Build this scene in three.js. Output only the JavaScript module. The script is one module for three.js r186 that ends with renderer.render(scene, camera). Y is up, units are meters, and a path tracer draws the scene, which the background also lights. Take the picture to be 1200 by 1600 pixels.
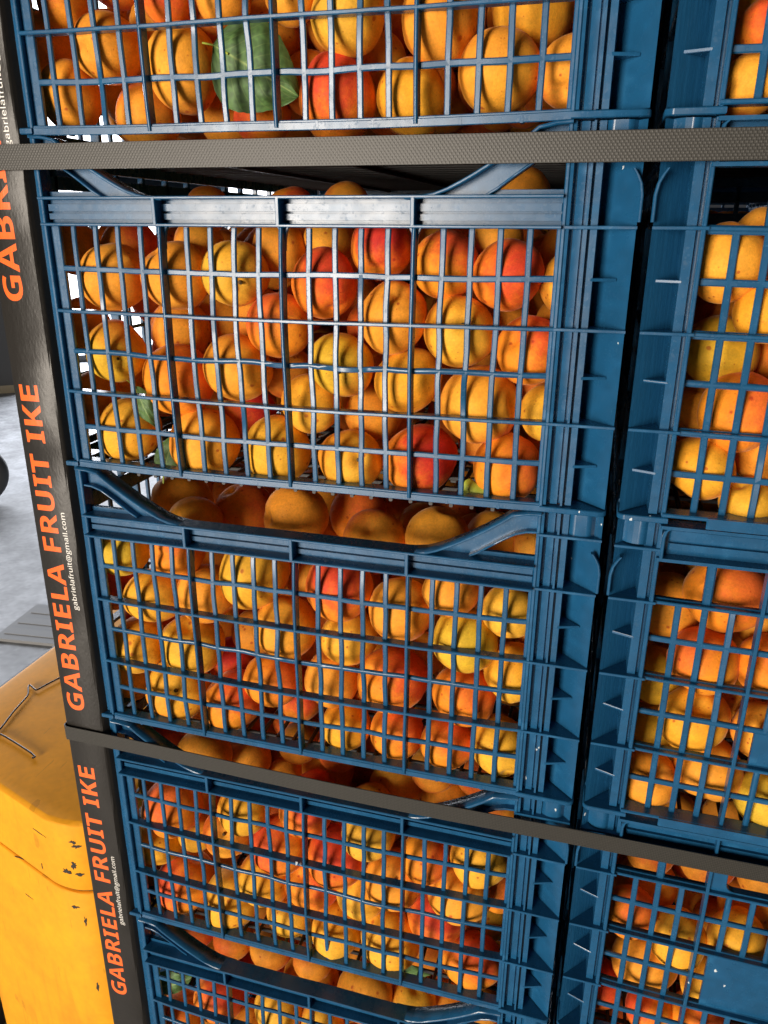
import * as THREE from 'three';
import { mergeGeometries, toCreasedNormals } from 'three/addons/utils/BufferGeometryUtils.js';
import { RectAreaLightUniformsLib } from 'three/addons/lights/RectAreaLightUniformsLib.js';
import { ImprovedNoise } from 'three/addons/math/ImprovedNoise.js';

// ---------------------------------------------------------------- camera, light, exposure
const scene = new THREE.Scene();
scene.background = new THREE.Color().setRGB(0.03, 0.031, 0.034);
const FPX = 1200.15, YAW = 0.2731, PITCH = 0.3563, ROLL = 0.0058;
const camera = new THREE.PerspectiveCamera(2 * Math.atan(800 / FPX) * 180 / Math.PI, 768 / 1024, 0.02, 60);
camera.position.set(0.3479, 0.0419, 0.4436);
camera.rotation.set(-PITCH, YAW, ROLL, 'YXZ');
camera.updateMatrixWorld(true);
const renderer = new THREE.WebGLRenderer({ antialias: true });
renderer.setSize(768, 1024);
renderer.toneMapping = THREE.LinearToneMapping;
renderer.toneMappingExposure = 1.0;
renderer.shadowMap.enabled = true;
RectAreaLightUniformsLib.init();
const V = (x, y, z) => new THREE.Vector3(x, y, z);

// daylight enters the hall through two open doors: one in front and left of the stacks, one far behind them
const FRONT = { at: V(-1.72, -0.215, 5.0), to: V(0.2, -0.15, 0), w: 1.85, h: 2.6, col: 0xfff2e2, I: 17, glow: 13 };
const REAR = { at: V(-6.3, 0.75, -7.2), to: V(-1.2, -1.0, -0.8), w: 6.4, h: 4.4, col: 0xf2f6ff, I: 12.5, glow: 5 };
for (const d of [FRONT, REAR]) {
  const l = new THREE.RectAreaLight(d.col, d.I, d.w, d.h);
  const dir = d.to.clone().sub(d.at).setY(0).normalize();
  l.position.copy(d.at).addScaledVector(dir, 0.03); l.lookAt(l.position.clone().add(dir));
  scene.add(l); d.dir = dir;
}

// ---------------------------------------------------------------- helpers
let seed = 7;
const rnd = () => { seed = (seed * 1664525 + 1013904223) >>> 0; return seed / 4294967296; };
const rr = (a, b) => a + (b - a) * rnd();
const perlin = new ImprovedNoise();
const nz = (x, y, z) => perlin.noise(x + 100.3, y + 57.7, z + 31.1);
const fbm = (x, y, z) => nz(x, y, z) * 0.55 + nz(x * 2.1, y * 2.1, z * 2.1) * 0.28 + nz(x * 4.3, y * 4.3, z * 4.3) * 0.17;
const clamp = (v, a = 0, b = 1) => Math.min(b, Math.max(a, v));
const smooth = (a, b, v) => { const t = clamp((v - a) / (b - a)); return t * t * (3 - 2 * t); };
const used = new Map();
function numbered(name) { const n = used.get(name) || 0; used.set(name, n + 1); return n ? `${name}_${String(n).padStart(3, '0')}` : name; }
function tag(o, label, category, group, kind) {
  if (label) o.userData.label = label; if (category) o.userData.category = category;
  if (group) o.userData.group = group; if (kind) o.userData.kind = kind; return o;
}
function part(name, geo, mat, parent, label) {
  const m = new THREE.Mesh(geo, mat); m.name = name; m.castShadow = m.receiveShadow = true; parent.add(m);
  if (label) m.userData.label = label; return m;
}
function thing(name, label, category, pos, group) {
  const g = new THREE.Group(); g.name = numbered(name); g.position.copy(pos); scene.add(g);
  return tag(g, label, category, group);
}
// pixel of the 1200x1600 photograph -> ray
const camQ = camera.quaternion.clone();
const rayOf = (x, y) => V((x - 600) / FPX, (800 - y) / FPX, -1).applyQuaternion(camQ);   // unit depth along the view axis
const onZ = (x, y, z) => { const d = rayOf(x, y); return camera.position.clone().addScaledVector(d, (z - camera.position.z) / d.z); };
const onY = (x, y, Y) => { const d = rayOf(x, y); return camera.position.clone().addScaledVector(d, (Y - camera.position.y) / d.y); };

function geoFrom(pos) { const g = new THREE.BufferGeometry(); g.setAttribute('position', new THREE.Float32BufferAttribute(pos, 3)); return g; }
function addUV(g, s = 1) {   // box-like uv in metres
  const p = g.attributes.position, n = g.attributes.normal, uv = new Float32Array(p.count * 2);
  for (let i = 0; i < p.count; i++) {
    const ax = Math.abs(n.getX(i)), ay = Math.abs(n.getY(i)), az = Math.abs(n.getZ(i));
    const x = p.getX(i), y = p.getY(i), z = p.getZ(i);
    const [u, v] = az >= ax && az >= ay ? [x, y] : ax >= ay ? [z, y] : [x, z];
    uv[2 * i] = u * s; uv[2 * i + 1] = v * s;
  }
  g.setAttribute('uv', new THREE.BufferAttribute(uv, 2)); return g;
}
const fin = (g, a = 0.7) => addUV(toCreasedNormals(g.index ? g.toNonIndexed() : g, a));
// chamfered bar swept along points; A = width direction, D = depth direction
function sweep(pts, w, d, A, D, ch = 0.0005) {
  const hw = w / 2, hd = d / 2, c = Math.min(ch, hw * 0.6, hd * 0.6);
  const sec = [[-hw + c, hd], [hw - c, hd], [hw, hd - c], [hw, -hd + c], [hw - c, -hd], [-hw + c, -hd], [-hw, -hd + c], [-hw, hd - c]];
  const rings = pts.map((p, i) => {
    const a = typeof A === 'function' ? A(i) : A, dd = typeof D === 'function' ? D(i) : D;
    return sec.map(([u, v]) => p.clone().addScaledVector(a, u).addScaledVector(dd, v));
  });
  const t = pts[1].clone().sub(pts[0]), a0 = typeof A === 'function' ? A(0) : A, d0 = typeof D === 'function' ? D(0) : D;
  const flip = a0.clone().cross(d0).dot(t) < 0;
  const out = [], tri = (a, b, c2) => { const q = flip ? [a, c2, b] : [a, b, c2]; for (const k of q) out.push(k.x, k.y, k.z); };
  for (let i = 0; i + 1 < rings.length; i++) for (let k = 0; k < 8; k++) {
    const k2 = (k + 1) % 8, a = rings[i][k], b = rings[i][k2], c2 = rings[i + 1][k2], e = rings[i + 1][k];
    tri(a, c2, b); tri(a, e, c2);
  }
  const L = rings.length - 1;
  for (let k = 1; k < 7; k++) { tri(rings[0][0], rings[0][k], rings[0][k + 1]); tri(rings[L][0], rings[L][k + 1], rings[L][k]); }
  return geoFrom(out);
}
const X = V(1, 0, 0), Y = V(0, 1, 0), Z = V(0, 0, 1);
const seg = (a, b, n) => Array.from({ length: n + 1 }, (_, i) => a.clone().lerp(b, i / n));
const bar = (a, b, w, d, A, D, ch) => sweep([a, b], w, d, A, D, ch);
function box(x0, x1, y0, y1, z0, z1, ch = 0.0006) {
  return sweep([V((x0 + x1) / 2, y0, (z0 + z1) / 2), V((x0 + x1) / 2, y1, (z0 + z1) / 2)], x1 - x0, z1 - z0, X, Z, ch);
}
// prism from a polygon in x,z (given counter-clockwise seen from above or not, either way) between two heights
function prismXZ(poly, y0, y1, bevel = 0.0004) {
  const s = new THREE.Shape(poly.map(([x, z]) => new THREE.Vector2(x, -z)));
  const h = y1 - y0;
  const g = new THREE.ExtrudeGeometry(s, { depth: h - 2 * bevel, bevelEnabled: bevel > 0, bevelThickness: bevel, bevelSize: bevel, bevelOffset: -bevel, bevelSegments: 1, curveSegments: 6 });
  g.rotateX(-Math.PI / 2); g.translate(0, y0 + bevel, 0); g.deleteAttribute('uv'); g.deleteAttribute('normal');
  return g.index ? g.toNonIndexed() : g;
}
function prismXY(shape, z0, z1, bevel = 0.0004) {
  const g = new THREE.ExtrudeGeometry(shape, { depth: z1 - z0 - 2 * bevel, bevelEnabled: bevel > 0, bevelThickness: bevel, bevelSize: bevel, bevelOffset: -bevel, bevelSegments: 1, curveSegments: 10 });
  g.translate(0, 0, z0 + bevel); g.deleteAttribute('uv'); g.deleteAttribute('normal');
  return g.index ? g.toNonIndexed() : g;
}
const merge = a => fin(mergeGeometries(a));

// ---------------------------------------------------------------- materials
function dataTex(w, h, fn, srgb, repeat) {
  const a = new Uint8Array(w * h * 4);
  for (let j = 0; j < h; j++) for (let i = 0; i < w; i++) {
    const c = fn(i / w, j / h, i, j), o = 4 * (j * w + i);
    a[o] = clamp(c[0]) * 255; a[o + 1] = clamp(c[1]) * 255; a[o + 2] = clamp(c[2]) * 255; a[o + 3] = 255;
  }
  const t = new THREE.DataTexture(a, w, h, THREE.RGBAFormat); t.magFilter = THREE.LinearFilter; t.minFilter = THREE.LinearMipmapLinearFilter; t.generateMipmaps = true;
  t.wrapS = t.wrapT = THREE.RepeatWrapping; if (srgb) t.colorSpace = THREE.SRGBColorSpace;
  if (repeat) t.repeat.set(repeat[0], repeat[1]); t.needsUpdate = true; return t;
}
// tileable value noise
function tileNoise(n, s) {
  let q = s; const r = () => { q = (q * 1103515245 + 12345) & 0x7fffffff; return q / 0x7fffffff; };
  const g = Float32Array.from({ length: n * n }, r);
  return (u, v) => {
    const x = u * n, y = v * n, i = Math.floor(x), j = Math.floor(y), fx = x - i, fy = y - j;
    const a = fx * fx * (3 - 2 * fx), b = fy * fy * (3 - 2 * fy), m = k => ((k % n) + n) % n;
    const at = (p, q2) => g[m(q2) * n + m(p)];
    return (at(i, j) * (1 - a) + at(i + 1, j) * a) * (1 - b) + (at(i, j + 1) * (1 - a) + at(i + 1, j + 1) * a) * b;
  };
}
const n8 = tileNoise(8, 3), n32 = tileNoise(32, 5), n96 = tileNoise(96, 9), n128 = tileNoise(128, 21);
const plasticRough = dataTex(256, 256, (u, v) => { const k = 0.21 + 0.08 * n8(u, v) + 0.06 * n32(u, v) + 0.08 * (n96(u, v) > 0.86 ? 1 : 0); return [k, k, k]; }, false, [9, 9]);
const plasticCol = dataTex(256, 256, (u, v) => {
  const m = 0.93 + 0.1 * (n8(u, v) - 0.5) + 0.08 * (n32(u, v) - 0.5), dust = (n128(u, v) * n32(v, u) > 0.9 ? 0.10 : 0) + 0.03 * smooth(0.80, 0.95, n96(u, v * 0.25) * (0.6 + 0.4 * n8(v, u))) + 0.03 * smooth(0.6, 0.9, n8(u, v) * 0.6 + n32(u, v) * 0.4);
  return [0.108 * m + dust, 0.335 * m + dust * 0.9, 0.495 * m + dust * 0.8];
}, true, [7, 7]);
const M = {};
M.blue = new THREE.MeshPhysicalMaterial({ map: plasticCol, roughness: 1, roughnessMap: plasticRough, metalness: 0 });
M.black = new THREE.MeshStandardMaterial({ color: new THREE.Color().setRGB(0.02, 0.02, 0.021), roughness: 0.5 });
M.chip = new THREE.MeshStandardMaterial({ color: new THREE.Color().setRGB(0.6, 0.66, 0.7), roughness: 0.6 });

// ---------------------------------------------------------------- floor and hall around
const FLOOR = -1.5345;
{
  const g = new THREE.PlaneGeometry(40, 40, 1, 1); g.rotateX(-Math.PI / 2); addUV(g);
  const conc = dataTex(512, 512, (u, v) => {
    const k = 0.60 + 0.16 * (n8(u, v) - 0.5) + 0.14 * (n32(u, v) - 0.5) + 0.1 * (n128(u, v) - 0.5); return [k * 0.985, k, k * 1.02];
  }, true, [0.5, 0.5]);
  const f = part('floor', g, new THREE.MeshStandardMaterial({ map: conc, roughness: 0.7 }), scene);
  f.position.set(0, FLOOR, 0); tag(f, 'pale worn concrete floor of the hall', 'floor', null, 'structure');
}
// the two open doors
function door(d, label) {
  const w = d.w, h = d.h, g = thing('doorway', label, 'doorway', V(d.at.x, FLOOR, d.at.z));
  g.rotation.y = Math.atan2(d.dir.x, d.dir.z);
  const y0 = d.at.y - FLOOR - h / 2;
  const pg = new THREE.PlaneGeometry(w, h); pg.translate(0, y0 + h / 2, 0);
  const c = new THREE.Color(d.col);
  part('daylight', pg, new THREE.MeshStandardMaterial({ color: 0x000000, emissive: c, emissiveIntensity: d.glow }), g);
  const fm = new THREE.MeshStandardMaterial({ color: 0x4a4d50, roughness: 0.6 });
  const t = 0.14;
  for (const s of [-1, 1]) part('door_jamb', fin(box(s * (w / 2 + t / 2) - t / 2, s * (w / 2 + t / 2) + t / 2, 0, y0 + h, -0.1, 0.1, 0.01)), fm, g);
  part('lintel', fin(box(-w / 2 - t, w / 2 + t, y0 + h, y0 + h + t, -0.1, 0.1, 0.01)), fm, g);
  if (y0 > 0.02) part('door_apron', fin(box(-w / 2, w / 2, 0, y0, -0.06, -0.005, 0.01)), fm, g);
}
door(FRONT, 'open hall doorway full of daylight facing the crate stacks');
door(REAR, 'wide bright doorway beyond the yellow machine');

// ---------------------------------------------------------------- crates
const PITCHY = 0.2119, BASE2 = -0.1185;
const baseOf = k => BASE2 - (k - 2) * PITCHY;                       // k = 1..5 from the top
const T2 = 0.0537, T1 = 0.1072, T0 = 0.1603, TOP = 0.2112;         // levels of the horizontal ribs above the crate's base
const ZB = -0.0048;                                                // plane of the thin bars; the ribs stand out to z = 0

function panelWarp(x0, x1, s) {
  return (p, k = 1) => {
    const u = clamp((p.x - x0) / (x1 - x0)), v = clamp(p.y / T0);
    const env = Math.sin(Math.PI * u) ** 0.6 * Math.sin(Math.PI * v) ** 0.6, e2 = Math.sin(Math.PI * u) ** 0.7;
    const q = V(p.x, p.y, p.z);
    q.z += 0.0028 * env + k * 0.0018 * env * nz(p.x * 34, p.y * 34, s * 3.7);
    q.x += env * (0.0012 * nz(p.x * 11, p.y * 11, s * 5.1) + k * 0.0017 * nz(p.x * 48, p.y * 36, s * 9.3 + 4));
    q.y += -0.0013 * e2 + e2 * 0.0008 * nz(p.x * 9, p.y * 14, s * 2.2) + k * env * 0.0015 * nz(p.x * 42, p.y * 30, s * 7.7 + 9);
    return q;
  };
}
// corner column, given for the right-hand end; m mirrors it about x = c
function column(parent, xe, width, m, padded, levels, halves) {
  const at = (x, z) => [xe + m * x, z];
  const ps = padded ? 0.0163 : 0.009;                              // where the step drops to the slanted plate
  const w = width;
  const prof = padded ? [[0, -0.0005], [0.0018, -0.0005], [0.0024, -0.0052], [0.0034, -0.0056], [0.004, -0.0034], [0.0081, -0.0034], [0.0087, -0.0056], [0.0098, -0.0056], [0.0101, -0.0006], [0.0113, -0.0006], [0.0116, -0.005], [0.0124, -0.005], [0.0128, -0.0028], [ps, -0.0028]]
    : [[0, -0.0005], [0.002, -0.0005], [0.0025, -0.0058], [0.0036, -0.0058], [0.0042, -0.0026], [ps, -0.0026]];
  const front = [...prof, [ps + 0.0005, -0.019], [w - 0.001, -0.0022], [w, -0.0015]];
  const back = [[w, -0.005], [ps + 0.0012, -0.0215], [ps - 0.0016, -0.0215], [ps - 0.0016, -0.0075], [0, -0.0075]];
  const poly = [...front, ...back].map(([x, z]) => at(x, z));
  const post = part('corner_post', fin(prismXZ(poly, 0.004, TOP, 0.00025), 0.5), M.blue, parent);
  const full = [[-0.0018, 0.0009], [w + 0.0004, 0.0009], [w + 0.0004, -0.004], [ps, -0.0205], [-0.0018, -0.007]].map(([x, z]) => at(x, z));
  for (const y of levels) part('shelf_rib', fin(prismXZ(full, y - 0.0009, y + 0.0009, 0.0003)), M.blue, post);
  const tip = ps + 0.0125;
  const half = [[ps - 0.001, -0.0022], [tip, -0.0068], [ps - 0.001, -0.0205]].map(([x, z]) => at(x, z));
  for (const y of halves) part('gusset', fin(prismXZ(half, y - 0.0008, y + 0.0008, 0.00025)), M.blue, post);
  // bottom foot flange with a rounded corner and the locating post above it
  const fl = [[-0.002, 0.0016], [w - 0.004, 0.0016]];
  for (let i = 0; i <= 5; i++) { const a = i / 5 * Math.PI / 2; fl.push([w - 0.0035 + 0.0045 * Math.sin(a), -0.0029 + 0.0045 * Math.cos(a)]); }
  fl.push([w + 0.001, -0.03], [-0.002, -0.03]);
  part('foot_flange', fin(prismXZ(fl.map(([x, z]) => at(x, z)), 0, 0.0035, 0.0005)), M.blue, post);
  const cyl = new THREE.CylinderGeometry(0.0105, 0.0105, TOP - 0.1965, 20, 1, false); cyl.deleteAttribute('uv'); cyl.deleteAttribute('normal');
  cyl.translate(...((a) => [a[0], (TOP + 0.1965) / 2, a[1]])(at(w - 0.0125, -0.0118)));
  part('stacking_stud', fin(cyl.toNonIndexed(), 0.9), M.blue, post);
  // clip on the outer edge
  if (!levels.length) return;
  const hp = [[w - 0.0042, 0.1885], [w - 0.0022, 0.1855], [w - 0.0002, 0.1815], [w + 0.0008, 0.176], [w + 0.0008, 0.163]].map(([x, y]) => V(xe + m * x, y, 0.0002));
  part('edge_clip', fin(sweep(hp, 0.0018, 0.005, X, Z, 0.0005)), M.blue, post);
}
function wallGrid(parent, name, a, b, up, nx, normal) {              // mesh wall seen only through gaps: one joined part
  const L = [], t = b.clone().sub(a), T = t.clone().normalize();
  for (let i = 0; i <= nx; i++) { const p = a.clone().addScaledVector(t, i / nx), big = i % 5 === 0; L.push(bar(p, p.clone().addScaledVector(Y, T0), big ? 0.004 : 0.0032, big ? 0.008 : 0.003, T, normal)); }
  for (const [y, w, d] of [[0.003, 0.006, 0.009], [0.027, 0.003, 0.003], [T2, 0.003, 0.008], [0.08, 0.003, 0.003], [T1, 0.003, 0.008], [0.134, 0.003, 0.003], [T0 + 0.006, 0.014, 0.006], ...(up ? [[0.1875, 0.009, 0.005]] : []), ...(up ? [[TOP - 0.008, 0.014, 0.006]] : [])])
    L.push(bar(a.clone().addScaledVector(Y, y), b.clone().addScaledVector(Y, y), w, d, Y, normal));
  if (up) for (let i = 0; i <= nx; i += 2) { const p = a.clone().addScaledVector(t, i / nx); L.push(bar(p.clone().addScaledVector(Y, T0), p.clone().addScaledVector(Y, TOP - 0.003), 0.004, 0.005, T, normal)); }
  return part(name, merge(L), M.blue, parent);
}
function floorGrid(parent, x0, x1, z0, z1) {
  const L = [];
  for (let x = x0; x <= x1 + 1e-6; x += 0.0133) L.push(bar(V(x, -0.0062, z0), V(x, -0.0062, z1), 0.0024, 0.003, X, Y));
  for (let z = z0 - 0.012; z > z1; z -= 0.024) L.push(bar(V(x0, -0.0076, z), V(x1, -0.0076, z), 0.0026, 0.003, Z, Y));
  for (const k of [0.25, 0.5, 0.75]) { const x = x0 + (x1 - x0) * k; L.push(bar(V(x, -0.0086, z0 - 0.06), V(x, -0.0086, z1), 0.004, 0.005, X, Y)); }
  part('floor_grid', merge(L), M.black, parent, 'black grid floor');
}
// S-shaped arm beside the handle dip
const ARM = [[0.3225, 0.2105], [0.314, 0.2100], [0.3056, 0.2082], [0.2989, 0.2030], [0.2905, 0.1972], [0.2815, 0.1915], [0.2735, 0.1868], [0.266, 0.1828], [0.259, 0.1795], [0.2515, 0.1768], [0.243, 0.1754], [0.235, 0.1750]];
const HOLE = [[0.3205, 0.1972], [0.314, 0.1967], [0.3072, 0.1945], [0.2996, 0.1898], [0.292, 0.1846], [0.2846, 0.1793]];

function endCrate(k, label) {       // short side to the front, top rail dipped for the hand
  const o = thing('crate', label, 'crate', V(0.16, baseOf(k), -0.3), 'blue crates of the stack with dipped handles');
  const add = (name, geo, mat = M.blue, l, to = o) => { geo.translate(-0.16, 0, 0.3); return part(name, geo, mat, to, l); };
  const W = panelWarp(0, 0.32, k);
  const yb = 0.0045, wz = ZB;
  for (let i = 1; i < 20; i++) {
    const x = 0.016 * i;
    if (i % 5) add('vertical_bar', fin(sweep(seg(V(x, yb, wz), V(x, T0, wz), 18).map(p => W(p)), 0.0034, 0.0024, X, Z, 0.0006), 0.9));
    else {
      const pts = seg(V(x, 0.001, -0.003), V(x, T0 + 0.001, -0.003), 14).map(p => W(p, 0.15));
      add('upright_rib', fin(sweep(pts, 0.0024, 0.0074, X, Z, 0.0005), 0.9));
      // flared head of the rib under the rail, and its web across the rail
      const s = new THREE.Shape(); s.moveTo(x - 0.0046, T0); s.quadraticCurveTo(x - 0.001, T0 - 0.003, x - 0.0011, T0 - 0.014); s.lineTo(x + 0.0011, T0 - 0.014); s.quadraticCurveTo(x + 0.001, T0 - 0.003, x + 0.0046, T0); s.closePath();
      const hd = prismXY(s, -0.0062, -0.0032, 0.0003); add('rib_head', fin(hd));
      add('rail_web', fin(box(x - 0.0012, x + 0.0012, T0, 0.1758, -0.008, 0.0048, 0.0004)));
    }
  }
  const midL = [0.0285, 0.0805, 0.1338];
  for (const y of midL) add('cross_bar', fin(sweep(seg(V(0, y, wz), V(0.32, y, wz), 44).map(p => W(p)), 0.0034, 0.0024, Y, Z, 0.0006), 0.9));
  for (const y of [T2, T1]) add('cross_rib', fin(sweep(seg(V(-0.001, y, -0.003), V(0.321, y, -0.003), 40).map(p => W(p, 0.15)), 0.0022, 0.0074, Y, Z, 0.0005), 0.9));
  // bottom rail: sloped ledge and lip
  const low = seg(V(-0.001, 0, 0), V(0.321, 0, 0), 40).map(p => W(p, 0.1));
  const bl = low.map(p => V(p.x, p.y + 0.0036, -0.0048)), b2 = low.map(p => V(p.x, p.y + 0.0016, -0.0006));
  add('bottom_rail', merge([sweep(bl, 0.0026, 0.0088, Y, Z, 0.0005), sweep(b2, 0.0042, 0.0016, Y, Z, 0.0004)]));
  for (const x of [0.024, 0.056, 0.104, 0.136, 0.184, 0.216, 0.264, 0.296]) add('rail_lug', fin(box(x - 0.001, x + 0.001, -0.0012, 0.0022, -0.006, 0.0003, 0.0003)));
  // top rail: back plate with two ridges between an upper and a lower flange
  const e = 0.0002;
  const rail = add('top_rail', merge([
    box(0, 0.3205, T0, 0.1752, -0.0095, -0.0055, 0.0004),
    box(0, 0.3205, 0.1634, 0.1668, -0.0056, -0.0026, 0.0012), box(0, 0.3205, 0.1682, 0.1722, -0.0056, -0.0026, 0.0012)]));
  add('rail_flange', fin(sweep(seg(V(-0.001, 0.1756, -0.0025), V(0.3205, 0.1756, -0.0025), 30).map(p => V(p.x, p.y, p.z + 0.0004 * nz(p.x * 20, k, 3))), 0.0018, 0.0145, Y, Z, 0.0005)), M.blue, null, rail);
  add('rail_flange', fin(sweep(seg(V(-0.001, T0, -0.0025), V(0.3205, T0, -0.0025), 30).map(p => V(p.x, p.y, p.z + 0.0004 * nz(p.x * 20, k, 7))), 0.0018, 0.0145, Y, Z, 0.0005)), M.blue, null, rail);
  for (const m of [1, -1]) {
    const fx = x => m > 0 ? x : 0.32 - x;
    const s = new THREE.Shape(ARM.map(([x, y]) => new THREE.Vector2(fx(x), y)));
    s.lineTo(fx(0.3225), 0.1750); s.closePath();
    const h = new THREE.Path([...HOLE, [0.3205, 0.1793]].map(([x, y]) => new THREE.Vector2(fx(x), y))); s.holes.push(h);
    const arm = add('handle_arm', fin(prismXY(s, -0.0095, -0.006, 0.0003), 0.5));
    const pa = ARM.map(([x, y]) => V(fx(x), y, -0.0035)), nrm = a => i => { const t = a[Math.min(i + 1, a.length - 1)].clone().sub(a[Math.max(i - 1, 0)]).normalize(); return V(-t.y, t.x, 0); };
    add('arm_edge', fin(sweep(pa, 0.0017, 0.0145, nrm(pa), Z, 0.0005), 0.8), M.blue, null, arm);
    const pb = [...HOLE, [0.2795, 0.1765]].map(([x, y]) => V(fx(x), y, -0.005)); add('arm_edge', fin(sweep(pb, 0.0014, 0.008, nrm(pb), Z, 0.0004), 0.8), M.blue, null, arm);
    // upright edge of the panel beside the column
    add('panel_edge', fin(box(fx(0.3214) - 0.0011, fx(0.3214) + 0.0011, 0.003, TOP, -0.0095, 0.0004, 0.0005)));
    add('panel_border', fin(m > 0 ? box(0.3180, 0.3204, 0.004, T0, -0.0062, -0.0032, 0.0005) : box(-0.0006, 0.0062, 0.004, T0, -0.0062, -0.0032, 0.0005)));
  }
  const before = o.children.length;
  column(o, 0.3225, 0.036, 1, true, [T2, T1, T0, 0.1965], [0.0285, 0.0805, 0.1338]);
  column(o, -0.0025, 0.036, -1, true, [], []);
  for (const c of o.children.slice(before)) c.traverse(q => q.geometry.translate(-0.16, 0, 0.3));
  const b3 = o.children.length;
  wallGrid(o, 'side_wall', V(-0.0350, 0, -0.02), V(-0.0350, 0, -0.58), true, 30, X);
  wallGrid(o, 'side_wall', V(0.3545, 0, -0.02), V(0.3545, 0, -0.58), true, 30, X);
  wallGrid(o, 'back_wall', V(-0.03, 0, -0.59), V(0.35, 0, -0.59), true, 20, Z);
  floorGrid(o, -0.028, 0.349, -0.012, -0.58);
  for (const c of o.children.slice(b3)) c.traverse(q => q.geometry.translate(-0.16, 0, 0.3));
  return o;
}
function sideCrate(k, label) {      // long side to the front, straight rim with tall openings under it
  const x0 = 0.3925, xm = 0.667, x1 = 0.9415, C = 0.01525, n = 36;
  const o = thing('crate', label, 'crate', V(xm, baseOf(k), -0.2), 'blue crates of the stack with straight rims');
  const add = (name, geo, mat = M.blue, l, to = o) => { geo.translate(-xm, 0, 0.2); return part(name, geo, mat, to, l); };
  const W0 = panelWarp(x0, x1, k + 20), W = (p, kk = 0.5) => { const q = W0(p, kk); q.z -= 0.0015; return q; };
  for (let i = 1; i < n; i++) {
    const x = x0 + C * i;
    if (x > 0.62) continue;                                        // beyond the picture
    if (i % 4) {
      const inPlate = i > 4.6;
      if (inPlate) { add('vertical_bar', fin(sweep(seg(V(x, T1, ZB), V(x, T0, ZB), 6).map(p => W(p)), 0.0038, 0.0026, X, Z, 0.0006), 0.9)); add('vertical_bar', fin(sweep(seg(V(x, 0.0045, ZB), V(x, T2, ZB), 6).map(p => W(p)), 0.0038, 0.0026, X, Z, 0.0006), 0.9)); if (k === 3) add('vertical_bar', fin(sweep(seg(V(x, 0.0805, ZB), V(x, T1, ZB), 4).map(p => W(p)), 0.0038, 0.0026, X, Z, 0.0006), 0.9)); }
      else add('vertical_bar', fin(sweep(seg(V(x, 0.0045, ZB), V(x, T0, ZB), 14).map(p => W(p)), 0.0038, 0.0026, X, Z, 0.0006), 0.9));
    } else add('upright_rib', fin(sweep(seg(V(x, 0.001, -0.0038), V(x, T0 + 0.0295, -0.0038), 14).map(p => W(p, 0.1)), 0.0024, 0.0082, X, Z, 0.0005), 0.9));
    if (i % 2 === 0 && i % 4 && (i < 4)) add('opening_rib', fin(box(x - 0.0026, x + 0.0026, T0, 0.1895, -0.0098, -0.0045, 0.001)));
  }
  const xr = 0.64;
  for (const y of [0.0285, 0.0805, 0.1338]) add('cross_bar', fin(sweep(seg(V(x0, y, ZB), V(y > 0.06 && y < 0.1 && k !== 3 ? x0 + 4.7 * C : xr, y, ZB), y > 0.06 && y < 0.1 ? 12 : 34).map(p => W(p)), 0.0038, 0.0026, Y, Z, 0.0006), 0.9));
  for (const y of [T2, T1, T0]) add('cross_rib', merge([sweep(seg(V(x0, y, -0.0042), V(xr, y, -0.0042), 30).map(p => W(p, 0.1)), 0.0022, 0.0090, Y, Z, 0.0005), sweep(seg(V(x0, y - 0.0006, ZB), V(xr, y - 0.0006, ZB), 30).map(p => W(p, 0.1)), 0.0046, 0.0026, Y, Z, 0.0006)]));
  { // blank label plate in the middle of the panel
    const s = new THREE.Shape(), pt = k === 3 ? 0.0805 : T1 - 0.0012; s.moveTo(x0 + 4.6 * C, T2 + 0.001); s.lineTo(xr, T2 + 0.001); s.lineTo(xr, pt); s.lineTo(x0 + 4.6 * C, pt); s.closePath();
    add('label_plate', fin(prismXY(s, -0.0074, -0.0036, 0.0004)), M.blue, 'blank flat plate');
  }
  { // grip opening with rounded corners
    const s = new THREE.Shape(); const a = x0 + 4.05 * C, b = 0.62; s.moveTo(a, T0); s.lineTo(b, T0); s.lineTo(b, 0.1895); s.lineTo(a, 0.1895); s.closePath();
    const h = new THREE.Path(), hx = x0 + 4.75 * C, r = 0.007, y0 = T0 + 0.0012, y1 = 0.1895; h.moveTo(hx + r, y0); h.lineTo(b - 0.01, y0); h.lineTo(b - 0.01, y1 - 0.001); h.lineTo(hx, y1 - 0.001); h.lineTo(hx, y0 + r); h.quadraticCurveTo(hx, y0, hx + r, y0); s.holes.push(h);
    add('grip_plate', fin(prismXY(s, -0.0105, -0.0045, 0.0004), 0.5));
  }
  // top rail
  const rail = add('top_rail', merge([box(x0, x1, 0.1895, TOP - 0.001, -0.0098, -0.006, 0.0004), box(x0 + 0.004, x1, 0.1945, 0.1985, -0.0062, -0.0034, 0.0012), box(x0 + 0.004, x1, 0.2005, 0.2065, -0.0062, -0.0034, 0.0012)]));
  for (const y of [0.1898, TOP - 0.0012]) add('rail_flange', fin(box(x0 - 0.002, x1, y - 0.001, y + 0.001, -0.0095, 0.0028, 0.0005)), M.blue, null, rail);
  add('rail_web', fin(sweep([V(x0 + 0.0005, 0.1898, -0.003), V(x0 + 0.0005, 0.2035, -0.003), V(x0 + 0.0014, 0.2075, -0.003), V(x0 + 0.0042, TOP - 0.0012, -0.003)], 0.002, 0.0118, X, Z, 0.0005)));
  add('rail_web', fin(box(x0 + 4 * C - 0.001, x0 + 4 * C + 0.001, 0.1895, TOP - 0.001, -0.0095, 0.002, 0.0005)));
  add('panel_edge', fin(box(x0 - 0.0022, x0, 0.003, 0.19, -0.0105, 0.0004, 0.0005)));
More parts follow.
